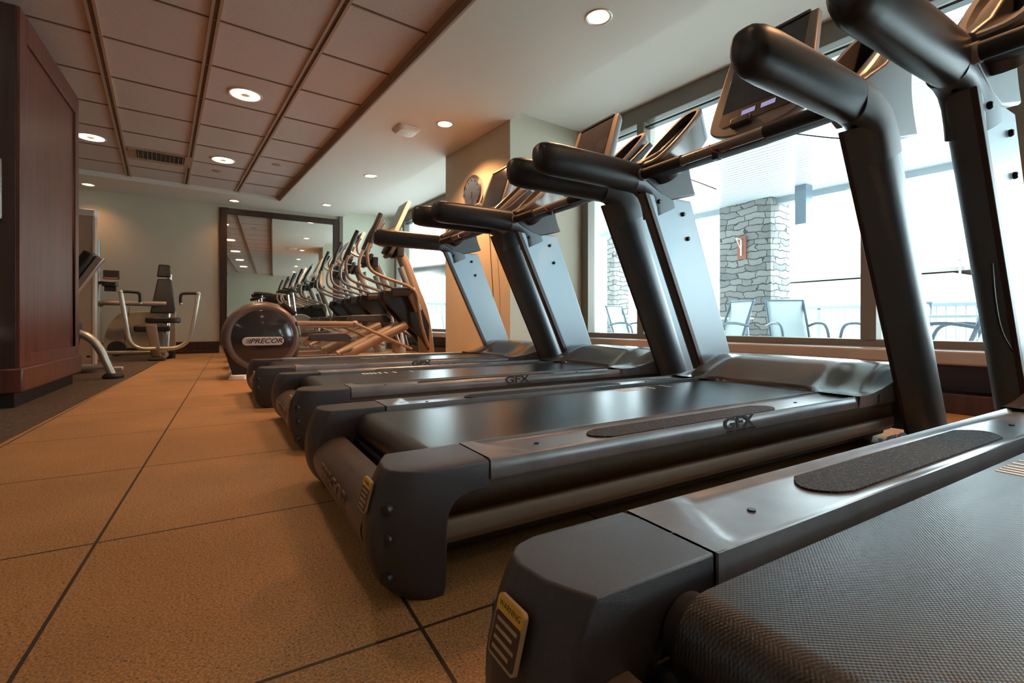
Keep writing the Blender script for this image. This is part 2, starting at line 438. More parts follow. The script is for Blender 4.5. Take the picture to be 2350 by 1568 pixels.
# main runners (double rails) and cross bars
PX, PY = .69, .73
gb = MB()
k = 1
lines = []
x = GS - PX + .05
while x > GL:
    lines.append(x)
    gb.m = 0
    gb.box(x - .033, x - .013, GN, GT - .018, ZG - .013, ZG); gb.box(x + .013, x + .033, GN, GT - .018, ZG - .013, ZG)
    gb.m = 1; gb.box(x - .013, x + .013, GN, GT - .018, ZG - .004, ZG)
    x -= PX
y = GT - .62
while y > GN:
    gb.m = 1; gb.box(GL, GS - .05, y - .008, y + .008, ZG - .003, ZG)
    gb.m = 0; gb.box(GL, GS - .05, y + .008, y + .014, ZG - .006, ZG)
    y -= PY
wall('trim_2', gb, ['tbar', 'tgap'], M=BM, smooth=False)
# the column between window bays
wall('wall_column', MB().box(0, 1.25, 0, 1.375, 0, ZW), 'wall', M=BM, smooth=False)
# far bay end wall
wall('wall_bay', MB().box(2.052, 3.31, YB - .04, YB, 0, ZW), 'wallg', smooth=False)
wall('baseboard_column', MB().box(-.015, 1.25, -.015, 1.39, 0, .12), 'darkwood', M=BM, bevel=.004)
bb = MB().box(-5.2, -.02, YB - .022, YB, 0, .2); bb.box(-5.2, -.02, YB - .03, YB, 0, .05)
wall('baseboard_back', bb, 'darkwood', bevel=.004)
# window wall: low wall, sill, head
WS = 1.03
def bayframe(tA, tB, mulls, idx, wide=.075):
    z0, z1 = .40, 2.53
    wall('wall_right', MB().box(WS - .02, WS + .20, tA, tB, 0, .36), 'heater', M=BM, smooth=False)
    sl = MB().box(WS - .26, WS - .02, tA, tB, .285, .365); wall('trim_%d' % (2 + idx), sl, 'sill', M=BM, bevel=.012)
    lg = MB().box(WS - .2, WS - .0, tA, tB, .0, .115); wall('trim_%d' % (4 + idx), lg, 'darkwood', M=BM, bevel=.006)
    fr = MB(); fr.box(WS - .03, WS + .11, tA, tB, .365, z0 + .015); fr.box(WS - .03, WS + .11, tA, tB, z1, ZW)
    for tm, w in mulls: fr.box(WS - .03, WS + .08, tm - w / 2, tm + w / 2, z0, z1)
    root = wall('window_%d' % idx, fr, 'alu', M=BM, bevel=.004)
    st = MB()
    for tm, w in mulls:
        st.box(WS + .08, WS + .16, tm - w / 2 + .004, tm + w / 2 - .004, z0 + .01, z1 - .005)
    st.build('mullion_stop', 'aluL', root, M=BM, bevel=.003)
    gk = MB()
    gk.box(WS + .0, WS + .07, tA, tB, 2.47, 2.488)
    gk.build('head_gasket', 'black', root, M=BM, smooth=False)
    for i in range(len(mulls) - 1):
        a = mulls[i][0] + mulls[i][1] / 2; b_ = mulls[i + 1][0] - mulls[i + 1][1] / 2
        MB().box(WS + .045, WS + .052, a, b_, z0 + .01, z1).build('pane', 'glass', root, M=BM, smooth=False)
    return root
# near bay: t from Y.  t ~ Y-4.19 (+small)
bayframe(-9.0, 0.0, [(-8.9, .12), (-6.9, .09), (-5.0, .09), (-3.45, .09), (-2.76, .09), (-.84, .085), (-.05, .12)], 1)
bayframe(1.375, 5.45, [(1.43, .1), (3.2, .09), (5.0, .09), (5.4, .1)], 2)
0 and wall('wall_jamb', MB().box(WS + .18, WS + .26, -9.0, 0, 0, .38), 'stone', M=BM, smooth=False)

# mirror on the back wall
mr = MB()
fx0, fx1, fz0, fz1, fw = -.014, 1.975, .14, 2.535, .105
for a, b_, c, d in ((fx0, fx0 + fw, fz0, fz1), (fx1 - fw, fx1, fz0, fz1), (fx0 + fw, fx1 - fw, fz1 - fw, fz1), (fx0 + fw, fx1 - fw, fz0, fz0 + fw)):
    mr.box(a, b_, YB - .045, YB - .002, c, d)
wm = tag(empty('wall_mirror', (0, 0, 0)), 'large mirror in a dark wood frame on the back wall', 'mirror')
mr.build('frame', 'darkwood', wm, bevel=.008)
MB().box(fx0 + fw, fx1 - fw, YB - .02, YB - .004, fz0 + fw, fz1 - fw).build('mirror_glass', 'mirror', wm, smooth=False)
wall('trim_7', MB().box(1.98, 2.05, YB - .05, YB, 0, ZS), 'alu', bevel=.004)

# wood clad partition at the left
wp = tag(empty('wood_partition', (-1.05, 4.06, 0)), 'tall cherry wood clad partition with a black toe kick, standing on the carpet', 'partition')
W_, L_ = 3.1, 1.42
b1 = MB().box(-W_, -.012, .012, L_ - .012, .10, 2.46); b1.build('core', 'cherry', wp, smooth=False)
fr = MB()   # stile and rail frame on the aisle face, corner post
for a, b_ in ((0, .13), (L_ - .11, L_)): fr.box(-.014, .004, a, b_, .24, 2.46)
fr.box(-.014, .004, .13, L_ - .11, 2.3, 2.46); fr.box(-.014, .004, .13, L_ - .11, .24, .33)
fr.build('panel_frame', 'cherry', wp, bevel=.003)
MB().box(-W_, -.013, -.004, .014, .24, 2.46).build('end_panel', 'darkwood', wp, bevel=.003)
bs = MB().box(-W_, .022, -.022, L_ + .01, .10, .25); bs.build('base_moulding', 'cherry', wp, bevel=.012)
MB().box(-W_, -.03, .03, L_ - .03, 0, .10).build('toe_kick', 'toe', wp, smooth=False)
pp = tag(empty('framed_notice', (-1.62, 4.045, 1.15)), 'pale framed notice on the dark end of the wood partition at the left picture edge', 'notice')
MB().box(-.5, .5, -.012, .01, 0, .36).build('frame', 'steel', pp, bevel=.003); MB().box(-.48, .48, -.015, -.01, .02, .34).build('sheet', 'offw', pp, smooth=False)
ob = MB().sphere((0, 0, 0), .2, 16, (1, .5, .8)).build('water_basin', 'steel'); ob.location = (-1.318, 3.95, .45)
tag(ob, 'rounded grey metal basin on the dark end of the wood partition, below the framed notice', 'basin')

# ------------------------------------------------------------------ ceiling fittings
def spot(loc, power, col=(1, .60, .32), size=R(125), r=.05, blend=.9):
    l = D.lights.new('lamp', 'SPOT'); l.energy = power; l.color = col; l.spot_size = size; l.spot_blend = blend; l.shadow_soft_size = r
    o = D.objects.new('light_source', l); COL.objects.link(o); o.location = loc
    return o
def downlight(name, loc, r, label, group, power, big, col=(1, .60, .32)):
    e = tag(empty(name, loc), label, 'ceiling light', group)
    MB().lathe((0, 0, 0), (0, 0, 1), [(r, 0), (r + .012, -.004), (r + .02, 0), (r + .02, .003), (r, .003)], 36, False).build('trim_ring', 'offw' if big else 'steel', e)
    MB().lathe((0, 0, 0), (0, 0, 1), [(r, -.001), (r * .82, .0015), (r * .6, .002)], 36, False).build('reflector', 'lens', e)
    if big:
        MB().lathe((0, 0, 0), (0, 0, 1), [(r * .97, -.0015), (r * .30, -.002)], 36, False).build('lamp_lens', 'can', e)
        MB().lathe((0, 0, 0), (0, 0, 1), [(r * .30, -.002), (r * .2, -.006), (.001, -.007)], 12, False).build('lamp_cap', 'bulb', e)
    else:
        MB().lathe((0, 0, 0), (0, 0, 1), [(r * .62, -.001), (r * .3, -.006), (.001, -.008)], 24, False).build('lamp_lens', 'can', e)
    sp = spot((0, 0, -.02), power, col=col, r=r * .7); sp.parent = e
    return e
big = [((.20, 5.15), 'large round downlight in the tiled ceiling, nearest one in view', 95), ((.03, 7.37), 'large round downlight in the tiled ceiling right of the air vent', 95), ((-1.28, 7.26), 'large round downlight in the tiled ceiling beside the wood partition top', 80),
       ((.38, 2.95), None, 60), ((.56, .75), None, 10), ((-1.3, 2.85), None, 30), ((.75, -1.45), None, 30), ((-3.2, 4.9), None, 60), ((-3.3, 7.2), None, 60), ((-3.0, 1.0), None, 40)]  # entries without a label are added ceiling lights, never in view
for (x, y), lb, pw in big:
    downlight('recessed_downlight', (x, y, ZG - .005), .125, lb or 'large round downlight in the tiled ceiling, added unseen outside the picture', 'large round downlights in the tiled ceiling', pw, True)
small = [((2.19, 2.47), 'small round downlight in the painted ceiling above the nearest treadmill'), ((2.0, 4.64), 'small round downlight in the painted ceiling right of the white wireless unit', 340), ((1.81, 6.83), 'small round downlight in the painted ceiling beyond the white wireless unit'),
         ((1.6, 8.92), 'small round downlight in the painted ceiling above the right end of the mirror', 45), ((.2, 9.43), 'small round downlight in the painted ceiling above the left end of the mirror', 22), ((-1.7, 9.46), 'small round downlight in the painted ceiling near the left end of the back wall', 22),
         ((2.38, .30), None), ((2.57, -1.9), None), ((-3.6, 9.4), None, 25)]
for (x, y), lb, *pw in small:
    downlight('recessed_spotlight', (x, y, ZS - .003), .072, lb or 'small round downlight in the painted ceiling, outside the picture', 'small round downlights in the painted ceiling', pw[0] if pw else 120, False, (1, .48, .21))
# white access point
wa = tag(empty('access_point', (1.70, 4.98, ZS), B_ANG), 'rounded square white unit on the painted ceiling beside a small downlight', 'access point')
MB().prism_xy(rrect(.24, .24, .04), -.018, 0).build('base', 'offw', wa, bevel=.003)
MB().loft([[(x, y, -.018) for x, y in rrect(.235, .235, .04)], [(x, y, -.045) for x, y in rrect(.19, .19, .05)]]).build('cover', 'offw', wa, bevel=.006)
MB().box(-.02, .02, -.03, -.02, -.047, -.044).build('lens', 'chrome', wa, smooth=False)
# air vent
av = tag(empty('air_vent', (-.66, 7.68, ZG - .008), B_ANG), 'metal air vent grille in the tiled ceiling', 'vent')
vf = MB(); vf.box(-.33, .33, -.26, -.22, -.006, .004); vf.box(-.33, .33, .14, .26, -.006, .004); vf.box(-.33, -.25, -.22, .14, -.006, .004); vf.box(.25, .33, -.22, .14, -.006, .004)
vf.build('frame', 'tbar', av, bevel=.002)
MB().box(-.25, .25, -.22, .14, .0, .004).build('backing', 'toe', av, smooth=False)
for i in range(11):
    x = -.23 + i * .046
    MB().box(x - .004, x + .004, -.2, .12, -.02, 0, Matrix.Rotation(0, 4, 'X')).build('slat', 'rim', av, smooth=False)
for (x, y, lb) in ((.651, 7.218, 'flush round cover plate in the tiled ceiling right of the large downlights'), (-.048, 7.95, 'faint round speaker disc in the tiled ceiling below the far large downlight')):
    o = MB().lathe((0, 0, 0), (0, 0, 1), [(.001, -.008), (.05, -.008), (.06, 0)], 28).build('ceiling_disc', 'tbar'); o.location = (x, y, ZG); tag(o, lb, 'ceiling cover')

# clock on the column
ck = tag(empty('wall_clock', fromB(-.002, .70, 2.0), B_ANG), 'round wall clock with a metal rim on the orange lit column', 'clock')
MB().lathe((0, 0, 0), (-1, 0, 0), [(.001, 0), (.20, 0), (.20, .025), (.175, .04), (.165, .03)], 40).build('rim', 'chrome', ck)
MB().lathe((0, 0, 0), (-1, 0, 0), [(.168, .028), (.001, .029)], 40).build('dial', 'clockf', ck)
hd = MB(); hd.box(-.034, -.032, -.006, .006, -.12, .01); hd.box(-.036, -.034, -.005, .005, -.01, .075, Matrix.Rotation(R(190), 4, 'X'))
hd.build('hand', 'ink', ck, smooth=False)
tk = MB()
for i in range(12):
    tk.box(-.033, -.03, -.004, .004, .13, .15, Matrix.Rotation(R(30 * i), 4, 'X'))
tk.build('hour_mark', 'ink', ck, smooth=False)
# thin cable down the column
cb = MB().tube(smoothpath([(2.40, 4.46, 1.62), (2.43, 4.45, 1.43), (2.43, 4.42, 1.17), (2.445, 4.40, .8), (2.45, 4.40, .5), (2.45, 4.42, .14)], 8), .004, 6).build('power_cable', 'cable')
tag(cb, 'thin dark cable running down the orange lit column', 'cable')

# ------------------------------------------------------------------ treadmill
def make_treadmill():
    t = empty('treadmill', (0, 0, 0))
    for s in (1, -1):
        # end cap
        prof = smooth2([(0, .25), (-.018, .215), (-.034, .15), (-.03, .08), (-.004, .025), (.03, .0)], 4)[:-1] + [(.03, 0), (.09, 0), (.106, .02), (.109, .12)] + smooth2([(.109, .12), (.114, .155), (.13, .178), (.16, .188), (.203, .19)], 3)[1:] + [(.203, .25)]
        rings = []
        for y, xo, zo in ((.288, .03, 0), (.31, .018, 0), (.34, .005, 0), (.38, 0, 0), (.405, .006, 0), (.422, .022, -.001), (.434, .05, -.003), (.437, .07, -.006)):
            rings.append([(x + xo * max(0, 1 - max(0, x) / .11), s * y, z + (zo if z > .2 else 0)) for x, z in prof])
        cap = MB().loft(rings).build('end_cap', 'cap', t, bevel=.004, ang=40)
        for z, r in ((.182, .011), (.127, .013), (.055, .011)):
            bx = -.012 + .0
            MB().cyl((.006, s * .414, z), (-.010, s * .4235, z), r, 16).build('bolt_hole', 'pocket', cap)
        # foot
        MB().box(.03, .09, s * .36 - .04, s * .36 + .04, 0, .03).build('levelling_foot', 'blackr', t, bevel=.004)
        # side rail: top surface with a shallow tread recess, fascia
        def top(u, v, s=s):
            x = .206 + u * 1.60; y = .287 + v * .143
            xc = .250 + .06 * sstep(0, 1, v)
            z = .250 - .009 * sstep(xc - .010, xc + .014, x) * sstep(0, .06, v + .03) * (1 - sstep(.93, 1., v))
            return (x, s * y, z)
        rl = MB().grid(top, 90, 12)
        rl.prism_yz([(s * .43, .25), (s * .436, .246), (s * .44, .212), (s * .435, .206), (s * .42, .206), (s * .42, .236), (s * .43, .236)], .206, 1.806)
        rl.box(.206, 1.806, min(s * .285, s * .289), max(s * .285, s * .289), .205, .25)
        rl.build('side_rail', 'rail', t, ang=50)
        # grip insert
        n = 10
        out = [(.53 + .045 * (2 * k / n - 1) ** 2 * 1. + (.012 if k == 0 else 0), .318 + .088 * k / n) for k in range(n + 1)]
        out += [(1.33 - .05 * (2 * k / n - 1) ** 2, .406 - .088 * k / n) for k in range(n + 1)]
        MB().prism_xy([(x, s * y) for x, y in out], .236, .2448).build('foot_grip', 'grip', t, bevel=.001)
        for x in (.375, 1.50): MB().cyl((x, s * .355, .238), (x, s * .355, .2435), .006, 14).build('screw', 'bolt', t)
        # beam under rail
        bmm = MB(); bmm.box(.10, 2.12, min(s * .36, s * .418), max(s * .36, s * .418), .145, .207)
        bmm.m = 1; bmm.prism_yz([(s * .36, .145), (s * .418, .145), (s * .425, .135), (s * .425, .105), (s * .41, .085), (s * .36, .085)], .10, 2.12)
        bmm.build('frame_beam', ['beam', 'stripe'], t, bevel=.004)
        # upright: dark rounded cover outside, silver plate inside
        def edge(z):
            f = (z - .146) / (1.175 - .146); x0 = 2.11 + f * (1.61 - 2.11); x1 = 2.40 + f * (1.97 - 2.40)
            return x0, x1
        rings = []
        for z in (0.0, .2, .4, .8, 1.0, 1.2):
            a, b_ = edge(z); L = (b_ - a) * .70
            ring = []
            for k in range(13):
                an = PI * k / 12
                cx = a + L / 2; px = cx - L / 2 * math.cos(an); py = .462 + .098 * math.sin(an) ** .8
                ring.append((px, s * py, z))
            rings.append(ring)
        uc = MB().loft(rings).build('upright_cover', 'tubed', t, ang=40)
        pl = MB()
        a, b_ = edge(0); c, d = edge(1.2)
        pl.loft([[(a + .028, s * .455, 0), (b_, s * .455, 0), (b_, s * .505, 0), (a + .028, s * .505, 0)], [(c + .028, s * .455, 1.2), (d, s * .455, 1.2), (d, s * .505, 1.2), (c + .028, s * .505, 1.2)]])
        up = pl.build('upright_plate', 'silver', t, bevel=.006)
        ed = MB(); ed.loft([[(a - .002, s * .450, 0), (a + .03, s * .450, 0), (a + .03, s * .466, 0), (a - .002, s * .466, 0)], [(c - .002, s * .450, 1.2), (c + .03, s * .450, 1.2), (c + .03, s * .466, 1.2), (c - .002, s * .466, 1.2)]])
        ed.build('upright_edge', 'brown', t, bevel=.003)
        for x, z in ((1.70, 1.165), (1.89, 1.12), (1.93, .99), (2.33, .17)):
            MB().lathe((x, s * .453, z), (0, -s, 0), [(.012, 0), (.012, .007), (.008, .012), (.001, .013)], 14).build('bolt', 'bolt', up)
        MB().box(2.02, 2.46, s * .5 - .06, s * .5 + .06, 0, .03).build('foot_plate', 'blackr', t, bevel=.006)
        # arm
        arm_c = [(.955, 1.285, .030, .045), (.97, 1.284, .046, .062), (1.005, 1.284, .055, .070), (1.06, 1.284,   .057, .073), (1.2, 1.284, .057, .073), (1.4, 1.283, .057, .074), (1.555, 1.282, .056, .073)]
        rings = []
        for x, zc, hw, hh in arm_c:
            ring = []
            for k in range(24):
                a = 2 * PI * k / 24
                cx, sx_ = math.cos(a), math.sin(a)
                e = .62
                px = math.copysign(abs(cx) ** e, cx) * hw; pz = math.copysign(abs(sx_) ** (e if sx_ > 0 else .8), sx_) * hh
                if sx_ < 0: px *= 1 - .25 * abs(sx_)
                ring.append((x, s * (.503) + px, zc + pz))
            rings.append(ring)
        MB().loft(rings).build('handrail', 'black', t, ang=50)
        # elbow / console side
        rg = []
        for cx_, cz_, an, hh_, hw_ in ((1.556, 1.283, -2, .071, .054), (1.61, 1.279, -8, .073, .055), (1.665, 1.262, -22, .080, .056), (1.715, 1.23, -40, .095, .057), (1.748, 1.175, -56, .100, .058), (1.765, 1.12, -66, .102, .058)):
            ux, uz = -math.sin(R(an)), math.cos(R(an)); ring_ = []
            for k in range(24):
                a = 2 * PI * k / 24; c_, s_ = math.cos(a), math.sin(a)
                p_ = math.copysign(abs(c_) ** .62, c_) * hw_; q_ = math.copysign(abs(s_) ** .7, s_) * hh_
                ring_.append((cx_ + ux * q_, s * .505 + p_, cz_ + uz * q_))
            rg.append(ring_)
        MB().loft(rg).build('elbow', 'tubed', t, ang=50)
        el = MB(); pr = [(1.562, 1.345), (1.60, 1.26), (1.72, 1.20), (1.80, 1.185), (1.995, 1.237)] + smooth2([(1.995, 1.237), (1.965, 1.30), (1.942, 1.38), (1.942, 1.46), (1.965, 1.56)], 4)[1:] + [(1.90, 1.60), (1.72, 1.44)]
        el.loft([[(x, s * .447, z) for x, z in pr], [(x, s * .548, z) for x, z in pr]])
        cs = el.build('console_side', 'char', t, bevel=.016, seg=4)
        MB().cyl((1.60, s * .50, 1.215), (1.60, s * .50, 1.203), .009, 14).build('screw', 'bolt', cs)
        # storage bin on the slope
        th = R(44); cxb, czb, yb = 1.765, 1.515, s * .425
        def P(a, b, d):   # a along slope, b across, d depth
            return (cxb + a * math.cos(th) + d * math.sin(th), yb + b, czb + a * math.sin(th) - d * math.cos(th))
        def ring(hl, hw, d, sh=0.):
            o_ = []
            for k in range(28):
                an = 2 * PI * k / 28; c_, s_ = math.cos(an), math.sin(an)
                aa = math.copysign(abs(c_) ** .7, c_) * hl + sh; bb = math.copysign(abs(s_) ** .6, s_) * hw
                bb *= 1 - .18 * (aa / hl if aa > 0 else 0)
                o_.append(P(aa, bb, d))
            return o_
        bn = MB(); bn.loft([ring(.22, .07, .15), ring(.26, .096, .02)], cap=False); bn.m = 1; bn.loft([ring(.26, .096, .02), ring(.265, .098, .004), ring(.258, .090, -.004), ring(.235, .072, -.002)], cap=False)
        bn.m = 2; bn.loft([ring(.235, .072, -.002), ring(.215, .06, .10)], cap=False); bn.add(ring(.215, .06, .10), [tuple(range(28))])
        bn.add(ring(.22, .07, .15), [tuple(range(28))])
        bn.build('storage_bin', ['hood', 'rim', 'pocket'], t, ang=50)
    # rear panel between caps
    prof = smooth2([(.050, .166), (.022, .158), (-.008, .135), (-.022, .10), (-.006, .05), (.03, .012)], 5)
    inner = [(x + .02, z) for x, z in prof][::-1]
    rp = MB(); rp.prism_xz(prof + inner, -.292, .292); rpo = rp.build('rear_panel', 'shroud', t, ang=50)
    text('embossed_lettering', 'PRECOR', .07, frame3((-.0215, 0, .108), (0, -1, 0), (-.03, 0, 1)), 'shroud', rpo, extr=.0012, shear=.25, sx=1.15)
    # belt
    c, rz, r = .150, .187, .051
    prof = [(1.98, .238)] + [(c + r * math.cos(R(a)), rz + r * math.sin(R(a))) for a in range(90, 275, 12)] + [(1.98, .14)]
    bt = MB().prism_xz(prof, -.258, .258).build('running_belt', 'belt', t, ang=50)
    mk = MB()
    for x in (0, .020, .040, .063, .092, .127, .178, .28): mk.box(x - .005, x + .005, .178, .246, .238, .2388)
    mk.build('belt_marks', 'white', bt, smooth=False)
    # roller ends and inner deck
    MB().box(.14, 2.0, -.284, .284, .15, .2).build('deck', 'pocket', t, bevel=.003)
    MB().cyl((c, -.284, rz), (c, .284, rz), .036, 24).build('rear_roller', 'pocket', t)
    MB().box(.1, 2.2, -.36, .36, .045, .16).build('base_frame', 'toe', t, bevel=.01)
    for y in (.3, -.3):
        MB().cyl((2.15, y - .02, .045), (2.15, y + .02, .045), .045, 20).build('wheel', 'blackr', t)
    # hood
    def hood(u, v):
        y = -.445 + .89 * v; ay = abs(y)
        sc = 1 - sstep(.20, .335, ay)                       # central scoop
        x0 = 1.775 + .10 * sc
        x = x0 + u * (2.33 - x0)
        side = .2525 + .105 * sstep(1.80, 2.16, x)
        mid = .245 + .115 * sstep(x0 - .02, x0 + .22, x) ** .8 if u > 0 else .236
        z = side * (1 - sc) + mid * sc
        z -= .06 * sstep(2.22, 2.36, x)
        z -= .05 * sstep(.385, .447, ay) * sstep(1.80, 2.1, x)
        return (x, y, z)
    hd = MB().grid(hood, 44, 56)
    hh = hd.build('motor_hood', 'hood', t, ang=60)
    sk = MB()
    for s in (1, -1):
        n = 20; vs = []; fs = []
        for i in range(n + 1):
            p = hood(i / n, 1 if s > 0 else 0); vs += [p, (p[0], p[1] - s * .004, .208)]
        for i in range(n): fs.append((2 * i, 2 * i + 2, 2 * i + 3, 2 * i + 1))
        sk.add(vs, fs)
        sk.box(1.93, 1.934, min(s * .443, s * .449), max(s * .443, s * .449), .208, .25)
    vs = []; fs = []; n = 24
    for j in range(n + 1):
        p = hood(1, j / n); vs += [p, (2.34, p[1], .05)]
    for j in range(n): fs.append((2 * j, 2 * j + 1, 2 * j + 3, 2 * j + 2))
    sk.add(vs, fs)
    sk.build('hood_skirt', 'rail', t, ang=60)
    # console deck and sensor bar
    dk = MB()
    dk.loft([[(1.60, y, z0 + 1.275), (1.595, y, z0 + 1.295), (1.63, y, z0 + 1.315), (1.80, y, z0 + 1.36), (1.82, y, z0 + 1.34), (1.68, y, z0 + 1.278)] for y, z0 in ((-.46, .0), (-.3, -.003), (-.1, -.006), (.1, -.006), (.3, -.003), (.46, 0))])
    dko = dk.build('console_deck', 'blackm', t, bevel=.008)
    MB().prism_xz([(1.60, 1.315), (1.62, 1.318), (1.80, 1.365), (1.80, 1.38), (1.70, 1.365)], -.35, .35).build('console_tray', 'rim', t, bevel=.004)
    sb = MB().tube([(1.575, -.45, 1.285), (1.575, .45, 1.285)], .021, 16).build('sensor_bar', 'rim', t)
    for a, b_ in ((-.44, -.20), (.20, .44)): MB().tube([(1.575, a, 1.285), (1.575, b_, 1.285)], .027, 18).build('grip_sleeve', 'blackr', sb)
    for a in (-.447, .447): MB().cyl((1.575, a - .012, 1.285), (1.575, a + .012, 1.285), .031, 18).build('grip_collar', 'champ', sb)
    MB().tube(smoothpath([(1.57, .05, 1.31), (1.545, .02, 1.27), (1.55, -.04, 1.25), (1.57, -.1, 1.3)], 6), .003, 6).build('loose_wire', 'red', t)
    MB().box(1.555, 1.59, .0, .03, 1.235, 1.275).build('wire_clip', 'bolt', t, bevel=.004)
    # screen
    SM = frame3((1.80, 0, 1.42), (0, -1, 0), (.33, 0, .94))
    out = smooth2([(-.205, .525), (0, .532), (.205, .525)], 4)[:-1] + smooth2([(.205, .525), (.221, .33), (.238, .11), (.215, .035), (.12, -.006), (0, -.018), (-.12, -.006), (-.215, .035), (-.238, .11), (-.221, .33), (-.205, .525)], 4)[:-1]
    sh = MB().loft([[(x * .93, .01 + y * .95, -.06) for x, y in out], [(x, y, -.03) for x, y in out], [(x, y, 0) for x, y in out]])
    so = sh.build('screen_housing', 'rim', t, M=SM, bevel=.007, seg=3)
    MB().prism_xy([(-.178, .135), (.178, .135), (.168, .505), (-.168, .505)], .0, .003).build('screen', 'scr', so, M=SM, bevel=.001)
    MB().prism_xy([(-.183, .075), (-.16, .055), (.16, .055), (.183, .075), (.178, .133), (-.178, .133)], .0, .003).build('key_panel', 'pocket', so, M=SM)
    MB().box(-.17, .17, .513, .533, -.03, .008).build('top_bezel', 'black', so, M=SM, bevel=.003)
    for x in (-.035, .06): MB().box(x - .033, x + .033, .088, .112, .003, .0045).build('display', 'lcd', so, M=SM, smooth=False)
    MB().box(-.10, -.0, .02, .062, .0, .035).build('clip_holder', 'black', so, M=SM, bevel=.008)
    MB().box(-.06, .06, -.02, .12, -.1, -.055).build('screen_bracket', 'black', so, M=SM, bevel=.006)
    # letters and labels
    for s in (1, -1):
        u = (-s * -1, 0, 0)
        u = (1, 0, 0) if s < 0 else (-1, 0, 0)
        text('lettering', 'GFX', .050, frame3((1.04, s * .4385, .2335), u, (0, 0, 1)), 'ink', t, extr=.0008, offset=.0016, sx=1.5)
        text('lettering', 'IMPACT CONTROL SYSTEM', .0085, frame3((1.05, s * .4405, .2125), u, (0, 0, 1)), 'ink', t, extr=.0006, sx=1.35)
        LM = frame3((-.0265, s * .358, .196), (0, -1, 0), (.26, 0, 1))
        lb = MB(); lb.prism_xy(rrect(.052, .06, .006), -.001, .0035); lo = lb.build('warning_label', 'lblline', t, M=LM); lo['far'] = 1 if s > 0 else 0
        MB().prism_xy(rrect(.048, .040, .004, cy=-.007), .0035, .0040).build('label_body', 'brown', lo, M=LM)
        MB().prism_xy(rrect(.050, .015, .004, cy=.0215), .0035, .0042).build('label_header', 'yellow', lo, M=LM)
        text('label_text', 'WARNING', .0085, LM @ Matrix.Translation((0, .0215, .0043)), 'ink', lo, extr=.0001)
        ll = MB()
        for k in range(4): ll.box(-.019, .019 - .006 * (k % 2), .005 - k * .009, .0085 - k * .009, .0040, .0043)
        ll.build('label_lines', 'lblline', lo, M=LM)
    return t
tm = make_treadmill()
spots = [((.272, .06), R(-.8), 'nearest treadmill, its running belt filling the lower right corner of the picture'),
         ((.268, 1.30), 0.0, 'second treadmill from the camera, whole deck with grey side lettering and silver uprights in view'),
         ((.272, 2.545), 0.0, 'third treadmill from the camera, dark deck between two other treadmills'),
         ((.20, 3.74), 0.0, 'farthest of the four treadmills, next to the round elliptical drum')]
for i, ((x, y), a, lb) in enumerate(spots):
    o = tm if i == 0 else copy_tree(tm)
    o.location = (x, y, .018 if i == 0 else 0); o.rotation_euler = (0, 0, a)
    for c in kids(o):
        if c.name.startswith('running_belt'):
            kids(c)[0].location.x = (.95, 1.19, .42, .78)[i]
            if i: c.material_slots[0].link = 'OBJECT'; c.material_slots[0].material = MT['belt2']
        if i == 0 and (c.name.startswith('levelling_foot') or c.name.startswith('foot_plate')): c.location.z = -.018
        if i and c.name.startswith('warning_label') and c['far']:
            for k in kids(c): D.objects.remove(k)
            D.objects.remove(c)
    tag(o, lb, 'treadmill', 'treadmills in a row facing the windows')
# cords that hang between machines
def cord(pts, r, label, matk='cable', name='power_cable'):
    o = MB().tube(smoothpath(pts, 8), r, 6).build(name, matk); tag(o, label, 'cable'); return o
cord([(2.40, 1.30, 1.46), (2.40, 1.135, 1.385), (2.42, .99, 1.33), (2.44, .90, 1.29)], .003, 'thin black cable stretched behind the console of the second treadmill, right of its screen')
cord([(2.40, 1.98, 1.43), (2.40, 1.85, 1.36), (2.40, 1.72, 1.285)], .003, 'thin dark cable behind the far console bin of the second treadmill')
MB().tube(smoothpath([(1.818, .475, .70), (1.828, .470, .58), (1.883, .468, .48), (2.013, .465, .397), (2.10, .462, .36)], 8), .0035, 6).build('headphone_cable', 'cable', tm)

